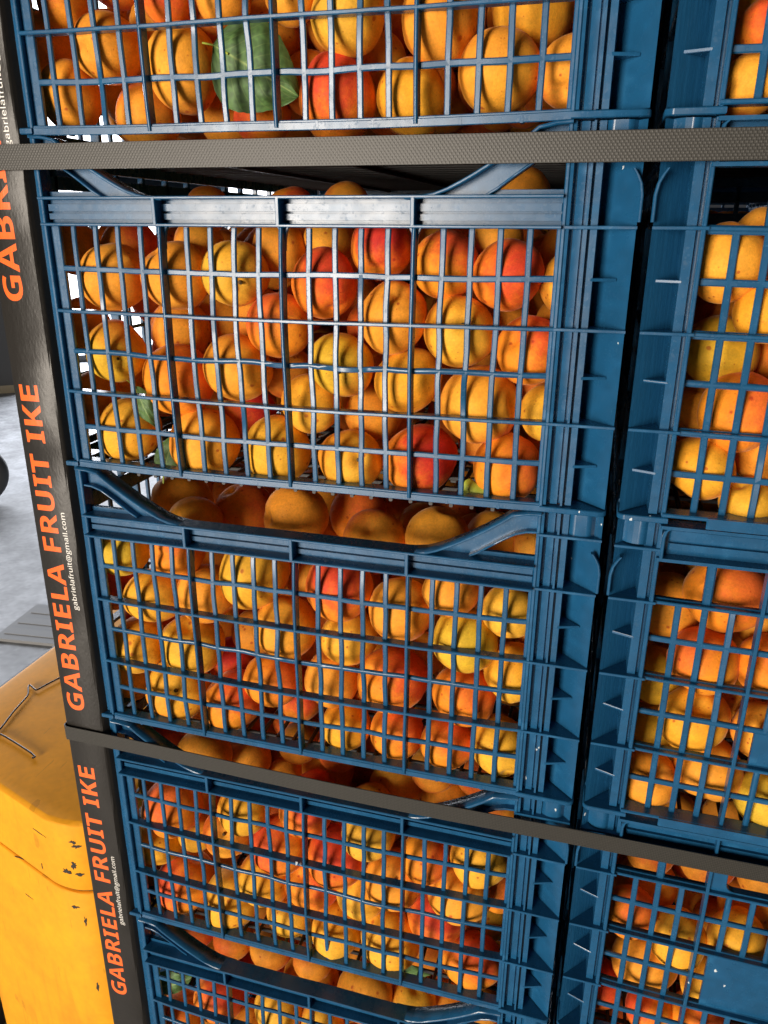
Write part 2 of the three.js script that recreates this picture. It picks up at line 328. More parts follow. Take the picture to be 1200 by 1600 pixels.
  // bottom ledge with its lip
  add('bottom_rail', merge([sweep(seg(V(x0 - 0.002, 0.0052, -0.0038), V(x1, 0.0052, -0.0038), 20), 0.0024, 0.0118, Y, Z, 0.0006), box(x0 + 0.022, x1, -0.0002, 0.0062, 0.0012, 0.0032, 0.0006)]));
  const b3 = o.children.length;
  column(o, x0 - 0.0005, 0.0253, -1, false, [T2, T1, T0, 0.1948], [0.0285, 0.0805, 0.1338]);
  column(o, x1 + 0.0005, 0.0253, 1, false, [T2, T1, T0, 0.1948], []);
  wallGrid(o, 'side_wall', V(0.3710, 0, -0.02), V(0.3710, 0, -0.38), true, 20, X);
  wallGrid(o, 'side_wall', V(0.958, 0, -0.04), V(0.958, 0, -0.38), true, 20, X);
  wallGrid(o, 'back_wall', V(0.378, 0, -0.39), V(0.956, 0, -0.39), true, 30, Z);
  floorGrid(o, 0.378, 0.956, -0.012, -0.38);
  for (const c of o.children.slice(b3)) c.traverse(q => q.geometry.translate(-xm, 0, 0.2));
  return o;
}
const endNames = { 1: 'above the upper strap', 2: 'directly under the upper strap', 3: 'between the two straps, above the lower one', 4: 'crossed at its rim by the lower strap', 5: 'below the crate that the lower strap crosses' };
const ends = [1, 2, 3, 4, 5].map(k => endCrate(k, `blue mesh crate with dipped handle ${endNames[k]}`));
const sides = [1, 2, 3, 4].map(k => sideCrate(k, `blue mesh crate with straight rim ${endNames[k]}`));
// the stacks go on below the picture, down to the pallets
for (let k = 6; k <= 8; k++) { const c = ends[4].clone(); c.name = numbered('crate'); c.position.y = baseOf(k); scene.add(c); tag(c, 'blue mesh crate with dipped handle low in its stack near the pallet', 'crate', 'low crates of the stack with dipped handles'); }
for (let k = 5; k <= 8; k++) { const c = sides[3].clone(); c.name = numbered('crate'); c.position.y = baseOf(k); scene.add(c); tag(c, 'blue mesh crate with straight rim low in its stack near the pallet', 'crate', 'low crates of the stack with straight rims'); }
{
  const o = thing('pallet', 'wooden pallet under the crate stacks', 'pallet', V(0.46, FLOOR, -0.5)), top = baseOf(8) - FLOOR - 0.009;
  const wood = new THREE.MeshStandardMaterial({ color: new THREE.Color().setRGB(0.32, 0.22, 0.13), roughness: 0.85 });
  for (let i = 0; i < 7; i++) part('deck_board', fin(box(-0.5, 0.52, top - 0.022, top, 0.48 - i * 0.165 - 0.1, 0.48 - i * 0.165, 0.002)), wood, o);
  for (const x of [-0.45, 0, 0.45]) { part('stringer', fin(box(x - 0.05, x + 0.05, top - 0.044, top - 0.0222, -0.58, 0.48, 0.002)), wood, o); for (const z of [-0.52, -0.05, 0.42]) part('block', fin(box(x - 0.05, x + 0.05, 0.022, top - 0.0442, z - 0.05, z + 0.05, 0.002)), wood, o); part('runner', fin(box(x - 0.05, x + 0.05, 0, 0.0218, -0.58, 0.48, 0.002)), wood, o); }
}
// the next row of the load, close behind: it closes the gap between the stacks
for (let k = 1; k <= 8; k++) {
  const c = sides[0].clone(); c.name = numbered('crate'); c.position.set(0.265, baseOf(k), -0.83); scene.add(c);
  tag(c, 'blue mesh crate in the row behind the front stacks', 'crate', 'blue crates of the row behind');
}

// white nicks in the plastic where crates have been knocked
{
  scene.updateMatrixWorld(true);
  const crates = scene.children.filter(c => c.name.startsWith('crate')), ray = new THREE.Raycaster();
  for (const [px, py, rp] of [[974, 262, 3], [905, 800, 2], [822, 1215, 3], [838, 1171, 3], [842, 1168, 2], [868, 1265, 3], [914, 1272, 3], [986, 811, 4], [1016, 806, 2], [463, 1349, 3], [470, 1350, 3], [966, 536, 2], [1076, 1535, 2], [893, 872, 2], [1132, 1540, 2], [940, 820, 2], [1118, 1517, 3]]) {
    ray.set(camera.position, rayOf(px, py).normalize());
    const hit = ray.intersectObjects(crates, true)[0]; if (!hit || hit.distance > 1.2) continue;
    const n = hit.face.normal.clone(), r = rp / FPX * hit.distance, sh = new THREE.Shape(), kk = 8;
    for (let i = 0; i < kk; i++) { const a = i / kk * 6.283, q = r * rr(0.4, 1.1); i ? sh.lineTo(q * Math.cos(a) * 0.7, q * Math.sin(a)) : sh.moveTo(q * 0.7, 0); }
    const g = new THREE.ExtrudeGeometry(sh, { depth: 0.0004, bevelEnabled: false }); g.applyQuaternion(new THREE.Quaternion().setFromUnitVectors(Z, n));
    let owner = hit.object; while (owner.parent !== scene) owner = owner.parent;
    const w = hit.point.clone().addScaledVector(n, -0.0002).sub(owner.position); g.translate(w.x, w.y, w.z); part('nick', g, M.chip, owner, 'white nick in the plastic');
  }
}

// ---------------------------------------------------------------- apricots
const APG = (() => {
  const mk = v => {
    const g = new THREE.SphereGeometry(1, 44, 30), p = g.attributes.position, q = V(0, 0, 0);
    for (let i = 0; i < p.count; i++) {
      q.fromBufferAttribute(p, i).normalize();
      const th = Math.acos(clamp(q.y, -1, 1)), ph = Math.atan2(q.z, q.x);
      let dph = ph - 0.9; while (dph > Math.PI) dph -= 2 * Math.PI; while (dph < -Math.PI) dph += 2 * Math.PI;
      const st = Math.sin(th), a = dph * st;
      let r = 1 - [0.022, 0.008, 0.015, 0.03][v] * Math.exp(-((a / 0.11) ** 2)) * smooth(0.0, 0.35, st) - 0.02 * Math.exp(-((a / 0.4) ** 2)) * st;
      r -= 0.2 * Math.exp(-((th / 0.26) ** 2)); r += 0.03 * Math.exp(-(((Math.PI - th) / 0.18) ** 2));
      r += 0.055 * nz(q.x * 1.2 + v * 7, q.y * 1.3, q.z * 1.3) + 0.008 * nz(q.x * 5 + v * 3, q.y * 5, q.z * 5);
      q.multiplyScalar(r); q.y *= [1.0, 0.95, 1.05, 0.97][v]; q.z *= [0.95, 0.98, 0.93, 1.0][v];
      p.setXYZ(i, q.x, q.y, q.z);
    }
    // weld the seam for smooth normals
    g.computeVertexNormals(); const n = g.attributes.normal, wS = 44;
    for (let j = 0; j <= 30; j++) { const a = j * (wS + 1), b = a + wS; q.set(n.getX(a) + n.getX(b), n.getY(a) + n.getY(b), n.getZ(a) + n.getZ(b)).normalize(); n.setXYZ(a, q.x, q.y, q.z); n.setXYZ(b, q.x, q.y, q.z); }
    return g;
  };
  return [mk(0), mk(1), mk(2), mk(3)];
})();
// skin: base hue, blush facing local +X, freckles, small scars
function skin(v, base, base2, blush, amount) {
  const w = 512, h = 256, spots = [];
  for (let i = 0; i < 130; i++) { const z = rr(-1, 1), a = rr(0, 6.283), s = Math.sqrt(1 - z * z); spots.push([s * Math.cos(a), z, s * Math.sin(a), rr(0.006, 0.02), rr(0.2, 0.7)]); }
  for (let i = 0; i < 8; i++) { const z = rr(-1, 1), a = rr(0, 6.283), s = Math.sqrt(1 - z * z); spots.push([s * Math.cos(a), z, s * Math.sin(a), rr(0.03, 0.06), 0.75]); }
  const B = new Float32Array(w * h);
  for (const [x, y, z, r, k] of spots) {
    const th = Math.acos(y), j0 = Math.floor((th - r * 2) / Math.PI * h), j1 = Math.ceil((th + r * 2) / Math.PI * h);
    for (let j = Math.max(0, j0); j <= Math.min(h - 1, j1); j++) for (let i = 0; i < w; i++) {
      const t = (j + 0.5) / h * Math.PI, f = (i + 0.5) / w * 2 * Math.PI, st = Math.sin(t), d = Math.hypot(-Math.cos(f) * st - x, Math.cos(t) - y, Math.sin(f) * st - z);
      if (d < r * 2) B[j * w + i] = Math.max(B[j * w + i], k * smooth(r * 1.5, r * 0.5, d * (1 + 0.5 * nz(x * 9 + d * 60, y * 9, f * 9))));
    }
  }
  return dataTex(w, h, (u, vv, i, j) => {
    // SphereGeometry: x = -cos(u 2pi) sin, y = cos, z = sin(u 2pi) sin ; texture row 0 is the bottom
    const t = (1 - (j + 0.5) / h) * Math.PI, f = (i + 0.5) / w * 2 * Math.PI, st = Math.sin(t);
    const x = -Math.cos(f) * st, y = Math.cos(t), z = Math.sin(f) * st;
    const m = smooth(-0.6, 0.7, y * 0.6 - x * 0.5 + 0.9 * fbm(x * 1.6 + v * 5, y * 1.6, z * 1.6));
    const streak = 0.6 * fbm(x * 2.4 + v * 9, y * 1.6, z * 2.4) + 0.16 * nz(x * 14, y * 5, z * 14 + v) + 0.12 * nz(x * 40, y * 40, z * 40 + v);
    const b = amount * smooth(0.30 - 0.55 * amount, 1.12, x + streak);
    const c = [0, 1, 2].map(q => { const s = base[q] + (base2[q] - base[q]) * m; return s + (blush[q] - s) * b; });
    const fz = 1 + 0.05 * nz(x * 60, y * 60, z * 60) + 0.13 * fbm(x * 3.2, y * 3.2, z * 3.2 + v * 2) + 0.06 * nz(x * 17, y * 17, z * 17 + v), jj = h - 1 - j, sp = B[jj * w + i];
    return [c[0] * fz * (1 - 0.25 * sp), c[1] * fz * (1 - 0.5 * sp), c[2] * fz * (1 - 0.4 * sp)];
  }, true);
}
const S = (r, g, b) => [r / 255, g / 255, b * 0.78 / 255];
const SK = {
  o: [skin(1, S(236, 156, 62), S(240, 164, 64), S(222, 96, 40), 0.8), skin(2, S(232, 146, 56), S(238, 158, 62), S(214, 86, 38), 0.8), skin(3, S(238, 162, 70), S(234, 150, 56), S(222, 98, 42), 0.7), skin(11, S(240, 166, 64), S(234, 152, 58), S(218, 92, 40), 0.6)],
  y: [skin(4, S(234, 166, 54), S(228, 168, 60), S(228, 122, 44), 0.5), skin(5, S(232, 170, 62), S(236, 160, 50), S(228, 112, 42), 0.6), skin(12, S(238, 166, 54), S(232, 172, 68), S(230, 128, 44), 0.5)],
  g: [skin(6, S(222, 174, 60), S(212, 172, 58), S(226, 134, 58), 0.5), skin(7, S(226, 176, 58), S(216, 168, 54), S(224, 126, 58), 0.6)],
  p: [skin(13, S(234, 142, 42), S(230, 134, 38), S(224, 92, 54), 0.85), skin(14, S(236, 150, 44), S(232, 138, 40), S(216, 70, 50), 0.9), skin(15, S(232, 134, 38), S(236, 146, 42), S(226, 98, 56), 0.85)],
  r: [skin(8, S(234, 136, 42), S(232, 130, 40), S(206, 58, 48), 0.95), skin(9, S(236, 130, 42), S(230, 124, 38), S(212, 62, 48), 0.95), skin(10, S(232, 124, 40), S(236, 138, 42), S(192, 38, 44), 0.95)],
};
const skinRough = dataTex(128, 64, (u, v) => { const k = 0.64 + 0.14 * n32(u, v) + 0.08 * n8(u, v); return [k, k, k]; }, false, [2, 2]);
const fuzz = dataTex(256, 256, (u, v) => { const k = 0.5 * n128(u, v) + 0.5 * n96(u, v); return [k, k, k]; }, false, [3, 1.5]);
const SM = {};
for (const k in SK) SM[k] = SK[k].map(t => new THREE.MeshPhysicalMaterial({ map: t, roughness: 1, roughnessMap: skinRough, bumpMap: fuzz, bumpScale: 0.00012, sheen: 0.4, sheenRoughness: 0.5, sheenColor: new THREE.Color(1, 0.8, 0.6), specularIntensity: 0.6 }));
const stemMat = new THREE.MeshStandardMaterial({ color: new THREE.Color().setRGB(0.09, 0.055, 0.02), roughness: 0.9 });

// [x, y, radius] in photo pixels, skin code (o orange, y yellow, g greenish, r red, p red in part; s = stem end turned out), extra depth in mm
const FRUIT = {
  L1: [[168, 75, 53, 'o'], [72, 72, 46, 'o', 18], [100, 2, 42, 'p', 12], [288, 108, 62, 'o'], [110, 152, 50, 'o', 4], [232, 190, 50, 'o', 14], [262, -8, 46, 'r', 6], [350, -8, 48, 'o', 8], [410, 184, 46, 'p', 26], [543, 30, 60, 'y'], [528, 148, 64, 'r', 2], [645, 150, 56, 'y', 4], [685, 35, 64, 'o'], [781, 112, 67, 'o'], [833, 15, 66, 'y', 14], [893, 112, 54, 'o', 8], [455, -10, 44, 'o', 8], [430, 70, 44, 'o', 42], [600, 95, 40, 'o', 46], [360, 190, 44, 'o', 46]],
  L2: [[178, 433, 55, 'o'], [275, 431, 53, 'o'], [368, 427, 52, 'ys'], [437, 387, 43, 'o', 20], [508, 443, 55, 'r'], [203, 388, 45, 'p', 34], [108, 388, 42, 'o', 24], [312, 382, 40, 'o', 36], [435, 508, 53, 'p', 4], [181, 548, 49, 'gs'], [281, 517, 48, 'o', 26], [352, 500, 45, 'o', 34], [372, 574, 54, 'o'], [281, 594, 56, 'p'], [533, 571, 51, 'gs'], [487, 629, 48, 'y', 8], [202, 671, 50, 'y'], [320, 694, 55, 'o'], [434, 705, 55, 'y'], [390, 645, 43, 'r', 22], [139, 621, 42, 'o', 22], [127, 508, 42, 'o', 24], [135, 575, 42, 'o', 34], [548, 717, 50, 'ys'], [596, 387, 50, 'r', 4], [704, 417, 54, 'p', 4], [796, 431, 58, 'r'], [878, 442, 50, 'o', 6], [775, 372, 42, 'o', 36], [616, 496, 57, 'o'], [717, 515, 57, 'ys'], [829, 548, 54, 'p', 2], [637, 594, 52, 'y', 6], [750, 635, 62, 'o'], [856, 646, 46, 'y', 10], [583, 646, 46, 'o', 16], [657, 717, 58, 'r'], [792, 730, 54, 'p'], [515, 375, 40, 'o', 40], [660, 372, 40, 'o', 44], [690, 590, 40, 'o', 46], [610, 680, 36, 'o', 46]],
  G2: [[818, 306, 42, 'o', 60], [540, 326, 40, 'o', 80], [455, 330, 40, 'p', 70], [325, 326, 36, 'o', 60], [720, 330, 40, 'o', 80]],
  G3: [[283, 784, 50, 'o', 40], [305, 818, 45, 'o', 18], [383, 800, 50, 'p', 44], [462, 807, 52, 'o', 26], [560, 804, 46, 'p', 70], [586, 846, 52, 'o', 22], [683, 840, 50, 'o', 34], [770, 840, 46, 'o', 56], [840, 856, 40, 'o', 50], [500, 850, 38, 'o', 60]],
  L3: [[190, 858, 43, 'g'], [279, 862, 43, 'p', 4], [400, 895, 56, 'y'], [180, 917, 38, 'r', 14], [243, 930, 46, 'y', 2], [238, 962, 42, 'r', 18], [323, 926, 47, 'o', 6], [446, 978, 52, 'o'], [385, 978, 45, 'p', 22], [180, 965, 36, 'r', 24], [217, 1006, 45, 'y', 4], [302, 1005, 50, 'y'], [365, 1033, 40, 'r', 22], [423, 1063, 46, 'p', 2], [198, 1046, 38, 'o', 22], [204, 1085, 36, 'y', 12], [280, 1085, 49, 'ys'], [370, 1103, 48, 'p'], [472, 1112, 40, 'r', 14], [531, 920, 54, 'r'], [627, 952, 54, 'o'], [707, 922, 46, 'o', 4], [730, 999, 52, 'g'], [795, 955, 45, 'y', 4], [545, 992, 48, 'y', 6], [613, 1061, 56, 'p'], [726, 1085, 51, 'p'], [800, 1047, 48, 'y', 4], [519, 1062, 45, 'o', 8], [541, 1137, 40, 'y', 4], [621, 1149, 44, 'p', 4], [700, 1162, 43, 'p', 4], [781, 1165, 48, 'y'], [340, 960, 38, 'o', 44], [480, 900, 38, 'o', 44], [665, 1020, 34, 'o', 46], [580, 1000, 32, 'o', 46], [480, 1020, 36, 'o', 40]],
  G4: [[318, 1180, 46, 'o', 30], [385, 1185, 40, 'o', 46], [512, 1200, 42, 'o', 40], [620, 1226, 45, 'o', 46], [490, 1244, 40, 'r', 14], [575, 1262, 38, 'o', 20], [262, 1146, 30, 'r', 30], [700, 1250, 42, 'o', 40], [450, 1215, 36, 'o', 60]],
  L4: [[269, 1259, 46, 'p'], [385, 1265, 43, 'y'], [479, 1287, 45, 'r', 4], [573, 1304, 42, 'y', 2], [308, 1298, 32, 'y', 18], [356, 1300, 38, 'os', 12], [433, 1329, 47, 'p'], [529, 1342, 50, 'r'], [248, 1327, 39, 'y', 2], [372, 1335, 34, 'y', 16], [340, 1352, 38, 'y', 10], [412, 1371, 43, 'y', 2], [492, 1396, 44, 'p', 4], [612, 1375, 47, 'os'], [296, 1394, 48, 'p'], [383, 1425, 45, 'y'], [571, 1417, 43, 'y', 4], [454, 1446, 36, 'y', 8], [529, 1465, 42, 'y', 2], [617, 1479, 47, 'y'], [665, 1444, 48, 'r', 4], [240, 1372, 34, 'o', 16], [660, 1342, 38, 'p', 4], [745, 1345, 46, 'y'], [782, 1390, 36, 'p', 10], [712, 1398, 48, 'o'], [757, 1430, 40, 'y', 10], [731, 1495, 46, 'p'], [780, 1470, 32, 'o', 14], [330, 1440, 32, 'o', 30], [690, 1300, 36, 'o', 20], [215, 1260, 32, 'p', 20]],
  G5: [[340, 1490, 38, 'y', 16], [408, 1506, 42, 'r', 22], [487, 1524, 44, 'o', 20], [571, 1549, 44, 'o', 20], [645, 1562, 36, 'y', 30], [290, 1480, 34, 'o', 40], [700, 1570, 38, 'o', 40]],
  L5: [[345, 1554, 40, 'r', 2], [437, 1572, 40, 'y', 2], [505, 1600, 36, 'y', 4], [283, 1582, 34, 'p', 8], [322, 1600, 36, 'o', 10], [385, 1597, 34, 'o', 10], [470, 1640, 40, 'o'], [560, 1640, 40, 'p']],
  R1: [[1196, 8, 42, 'o', 10], [1200, 58, 48, 'r', 6], [1180, 122, 48, 'o'], [1160, 20, 40, 'o', 30], [1260, 100, 50, 'o']],
  R2: [[1137, 413, 60, 'o'], [1203, 478, 52, 'y'], [1125, 548, 57, 'g', 10], [1163, 641, 61, 'p'], [1200, 555, 44, 'p', 30], [1085, 640, 42, 'o', 26], [1100, 735, 52, 'y'], [1196, 748, 47, 'o', 4], [1176, 805, 44, 'y'], [1190, 375, 46, 'o', 24], [1250, 400, 55, 'o'], [1260, 600, 55, 'y'], [1250, 690, 50, 'o']],
  R3: [[1136, 928, 63, 'p', 8], [1042, 945, 52, 'o', 26], [1105, 1032, 54, 'p'], [1196, 1040, 50, 'p', 2], [1026, 1055, 47, 'g', 12], [1086, 1127, 56, 'y'], [1190, 1142, 47, 'o', 4], [1014, 1142, 46, 'g', 10], [1102, 1204, 53, 'o', 2], [1023, 1234, 47, 'o'], [1178, 1262, 48, 'g'], [1190, 970, 44, 'o', 30], [1150, 1090, 38, 'o', 44]],
  R4: [[1010, 1380, 46, 'o', 30], [1085, 1380, 44, 'o', 44], [1168, 1412, 45, 'o', 14], [985, 1424, 40, 'p', 4], [1058, 1468, 46, 'y'], [1145, 1468, 47, 'y'], [965, 1462, 38, 'g', 10], [1010, 1532, 52, 'o'], [952, 1545, 38, 'r', 8], [945, 1590, 38, 'r'], [1005, 1606, 36, 'p'], [1085, 1548, 38, 'y', 6], [1120, 1440, 34, 'o', 40], [1075, 1600, 40, 'p', 2], [1090, 1500, 34, 'o', 40]],
};
const where = {
  L1: ['dipped crate above the upper strap', 1], L2: ['dipped crate under the upper strap', 2], G2: ['dipped crate under the upper strap', 2], G3: ['dipped crate above the lower strap', 3], L3: ['dipped crate above the lower strap', 3],
  G4: ['dipped crate behind the lower strap', 4], L4: ['dipped crate behind the lower strap', 4], G5: ['lowest dipped crate', 5], L5: ['lowest dipped crate', 5],
  R1: ['straight crate above the upper strap', 1], R2: ['straight crate under the upper strap', 2], R3: ['straight crate above the lower strap', 3], R4: ['straight crate behind the lower strap', 4],
};
const colourWord = { o: 'orange apricot', y: 'yellow-orange apricot', g: 'greenish apricot', r: 'deep red apricot', p: 'blushed apricot' };
const piles = {};
for (const key in FRUIT) for (const [px, py, rp, code, back = 0] of FRUIT[key]) {
  const d = rayOf(px, py), top = key[0] === 'G', pile = (key[0] === 'R' ? 'R' : 'L') + where[key][1];
  const f = { key, px, py, rp, code, d, back, top, k: where[key][1] };
  f.t = (camera.position.z + 0.034 + back / 1000) / -d.z;
  f.set = () => { f.r = rp / FPX * f.t * 0.985; f.p = camera.position.clone().addScaledVector(d, f.t); };
  f.set();
  if (!top) { for (let i = 0; i < 4; i++) { f.t = (camera.position.z + (key[0] === 'R' ? 0.0068 : 0.0046) + f.r + back / 1000) / -d.z; f.set(); } }
  (piles[pile] ||= []).push(f);
}
for (const id in piles) {
  const L = piles[id], base = baseOf(+id[1]), lo = id[0] === 'L' ? -0.036 : 0.376, hi = id[0] === 'L' ? 0.346 : 0.95;
  const fix = f => {
    f.p.y = Math.max(f.p.y, base - (id === 'L4' ? 0.009 : 0.006) + f.r * 0.92); f.p.y = Math.min(f.p.y, base + PITCHY - f.r * 0.9);
    f.p.x = clamp(f.p.x, lo + f.r, hi - f.r);
    for (const [cx, sg] of id[0] === 'L' ? [[0.337, 1], [-0.017, -1]] : [[0.3846, -1]]) {   // clear of the corner posts
      const dx = Math.max(0, sg * (cx - f.p.x)); if (dx < f.r) f.p.z = Math.min(f.p.z, -0.022 - Math.sqrt(f.r * f.r - dx * dx) * 0.97);
    }
  };
  L.forEach(fix);
  for (let it = 0; it < 260; it++) {
    let any = false;
    for (let i = 0; i < L.length; i++) for (let j = i + 1; j < L.length; j++) {
      const a = L[i], b = L[j], over = (a.r + b.r) * 0.93 - a.p.distanceTo(b.p);
      if (over > 0.0004) {
        any = true;
        const back = (a.back - b.back) + (a.p.z < b.p.z ? 3 : -3) > 0;
        const f = back ? a : b, g = back ? b : a, step = Math.min(over, 0.0016);
        if (f.back > 9) { f.t += step * 0.8; f.set(); }              // a fruit of the second layer slides back along its own sight line
        else { const n = f.p.clone().sub(g.p).normalize(); f.p.addScaledVector(n, step * 0.5); g.p.addScaledVector(n, -step * 0.5); const zf = id[0] === 'R' ? -0.0068 : -0.0046; f.p.z = Math.min(f.p.z, zf - f.r * 0.98); g.p.z = Math.min(g.p.z, zf - g.r * 0.98); fix(g); }
        fix(f);
      }
    }
    if (!any) break;
  }
}
{ let worst = []; for (const id in piles) for (const f of piles[id]) { const q = f.p.clone().project(camera), e = Math.hypot((q.x + 1) * 600 - f.px, (1 - q.y) * 800 - f.py); if (e > 22) worst.push(`${f.key} ${f.px},${f.py} -> ${((q.x + 1) * 600).toFixed(0)},${((1 - q.y) * 800).toFixed(0)}`); } console.log(worst.length + ' moved: ' + worst.join(' | ')); }
const camAt = camera.position;
let counted = 0;
for (const id in piles) for (const f of piles[id]) {
  const c = f.code[0], mset = SM[c], mat = mset[Math.floor(rnd() * mset.length)], geo = APG[Math.floor(rnd() * 4)];
  const m = new THREE.Mesh(geo, mat); m.castShadow = m.receiveShadow = true;
  m.name = numbered('apricot');
  const toCam = camAt.clone().sub(f.p).normalize(), upv = V(0, 1, 0), side = upv.clone().cross(toCam).normalize();
  let dir, q = new THREE.Quaternion();
  if (f.code[1] === 's') {           // stem end towards the viewer, blush turned anywhere
    const stem = toCam.clone().addScaledVector(side, rr(-0.35, 0.35)).addScaledVector(upv, rr(-0.4, 0.2)).normalize();
    q.setFromUnitVectors(V(0, 1, 0), stem).multiply(new THREE.Quaternion().setFromAxisAngle(V(0, 1, 0), rr(0, 6.28)));
  } else {
    if (c === 'r') dir = toCam.clone().multiplyScalar(0.65).addScaledVector(side, rr(-0.4, 0.7)).addScaledVector(upv, rr(0.2, 0.9));
    else if (c === 'p') dir = toCam.clone().multiplyScalar(0.25).addScaledVector(side, (rnd() < 0.5 ? -1 : 1) * rr(0.5, 1)).addScaledVector(upv, rr(0.0, 1));
    else dir = toCam.clone().multiplyScalar(-0.7).addScaledVector(side, rr(-1, 1)).addScaledVector(upv, rr(-0.8, 0.8));
    q.setFromUnitVectors(V(1, 0, 0), dir.normalize()).multiply(new THREE.Quaternion().setFromAxisAngle(V(1, 0, 0), rr(0, 6.28)));
  }
  m.quaternion.copy(q); m.scale.set(f.r * rr(0.97, 1.05), f.r * rr(0.97, 1.05), f.r * rr(0.97, 1.05)); m.position.copy(f.p);
  const b0 = baseOf(f.k), left = id[0] === 'L';
  const spot = f.top ? 'above the rim' : f.p.y < b0 + 0.05 ? 'on the floor' : f.p.y > b0 + 0.128 ? 'high up' : 'midway';
  const edge = left ? (f.p.x < 0.03 ? ' by the board' : f.p.x > 0.29 ? ' by corner post' : '') : (f.p.x < 0.42 ? ' by corner post' : '');
  const size = edge ? '' : f.r > 0.0235 ? 'big ' : f.r < 0.0175 ? 'small ' : '';
  tag(m, `${size}${colourWord[c]}${f.code[1] === 's' ? ' with stalk' : ''} ${spot}${edge} in ${where[f.key][0]}`, 'apricot', `apricots in the ${where[f.key][0]}`);
  scene.add(m); counted++;
  if (f.code[1] === 's') { // dried stalk scar in the hollow
    const g = new THREE.CylinderGeometry(0.045, 0.075, 0.16, 7); g.translate(0, 0.84, 0); part('stalk', g, stemMat, m);
  }
}
// the fruit packed deeper in the crates, seen only as scraps between the front ones
{
  const spots = [];
  for (const id in piles) {
    const left = id[0] === 'L', base = baseOf(+id[1]), L = piles[id].map(f => ({ p: f.p, r: f.r }));
    const lo = left ? -0.028 : 0.380, hi = left ? 0.349 : 0.62, s = 0.0415;
    for (let layer = 0; layer < (left ? 15 : 9); layer++) for (let row = 0; row < 5; row++) for (let i = 0; i < 12; i++) {
      const r = rr(0.0185, 0.0215), p = V(lo + 0.02 + i * s + (row + layer) % 2 * s / 2 + rr(-0.003, 0.003), base + 0.027 + row * 0.0365 + (layer % 2) * 0.006 + rr(-0.003, 0.003), -0.060 - layer * 0.036 + rr(-0.003, 0.003));
      if (p.x > hi - r || p.y > base + (left ? 0.160 - 0.012 * (layer > 1) : 0.145)) continue;
      let ok = true;
      for (const o of L) if (o.p.distanceTo(p) < (o.r + r) * 0.9) { ok = false; break; }
      if (ok) { L.push({ p, r }); spots.push([p, r]); }
    }
  }
  for (let k = 1; k <= 8; k++) for (let l = 0; l < 3; l++) for (let row = 0; row < 5; row++) for (let i = 0; i < 14; i++) {
    const r = rr(0.019, 0.0215); spots.push([V(0.0 + i * 0.0405 + (row + l) % 2 * 0.018, baseOf(k) + 0.017 + row * 0.036, -0.665 - l * 0.037), r]);
  }
  for (let k = 5; k <= 8; k++) for (let l = 0; l < 3; l++) for (let row = 0; row < 5; row++) for (let i = 0; i < 15; i++) {
    const x = -0.012 + i * 0.0412 + (row + l) % 2 * 0.016; if ((k < 6 && x < 0.37) || Math.abs(x - 0.3625) < 0.03) continue;
    spots.push([V(x, baseOf(k) + 0.017 + row * 0.035, -0.03 - l * 0.037), rr(0.019, 0.0212)]);
  }
  const mat = SM.o[1], im = new THREE.InstancedMesh(new THREE.SphereGeometry(1, 20, 14), mat, spots.length), mm = new THREE.Matrix4(), q = new THREE.Quaternion();
  spots.forEach(([p, r], i) => { q.set(rr(-1, 1), rr(-1, 1), rr(-1, 1), rr(-1, 1)).normalize(); im.setMatrixAt(i, mm.compose(p, q, V(r, r, r))); im.setColorAt(i, new THREE.Color().setHSL(0.08 + rr(-0.02, 0.02), 0.3, rr(0.75, 0.95))); });
  im.name = 'packed_apricots'; im.castShadow = im.receiveShadow = true;
  tag(im, 'mass of apricots packed deeper in the crates', 'apricots', null, 'stuff'); scene.add(im);
}

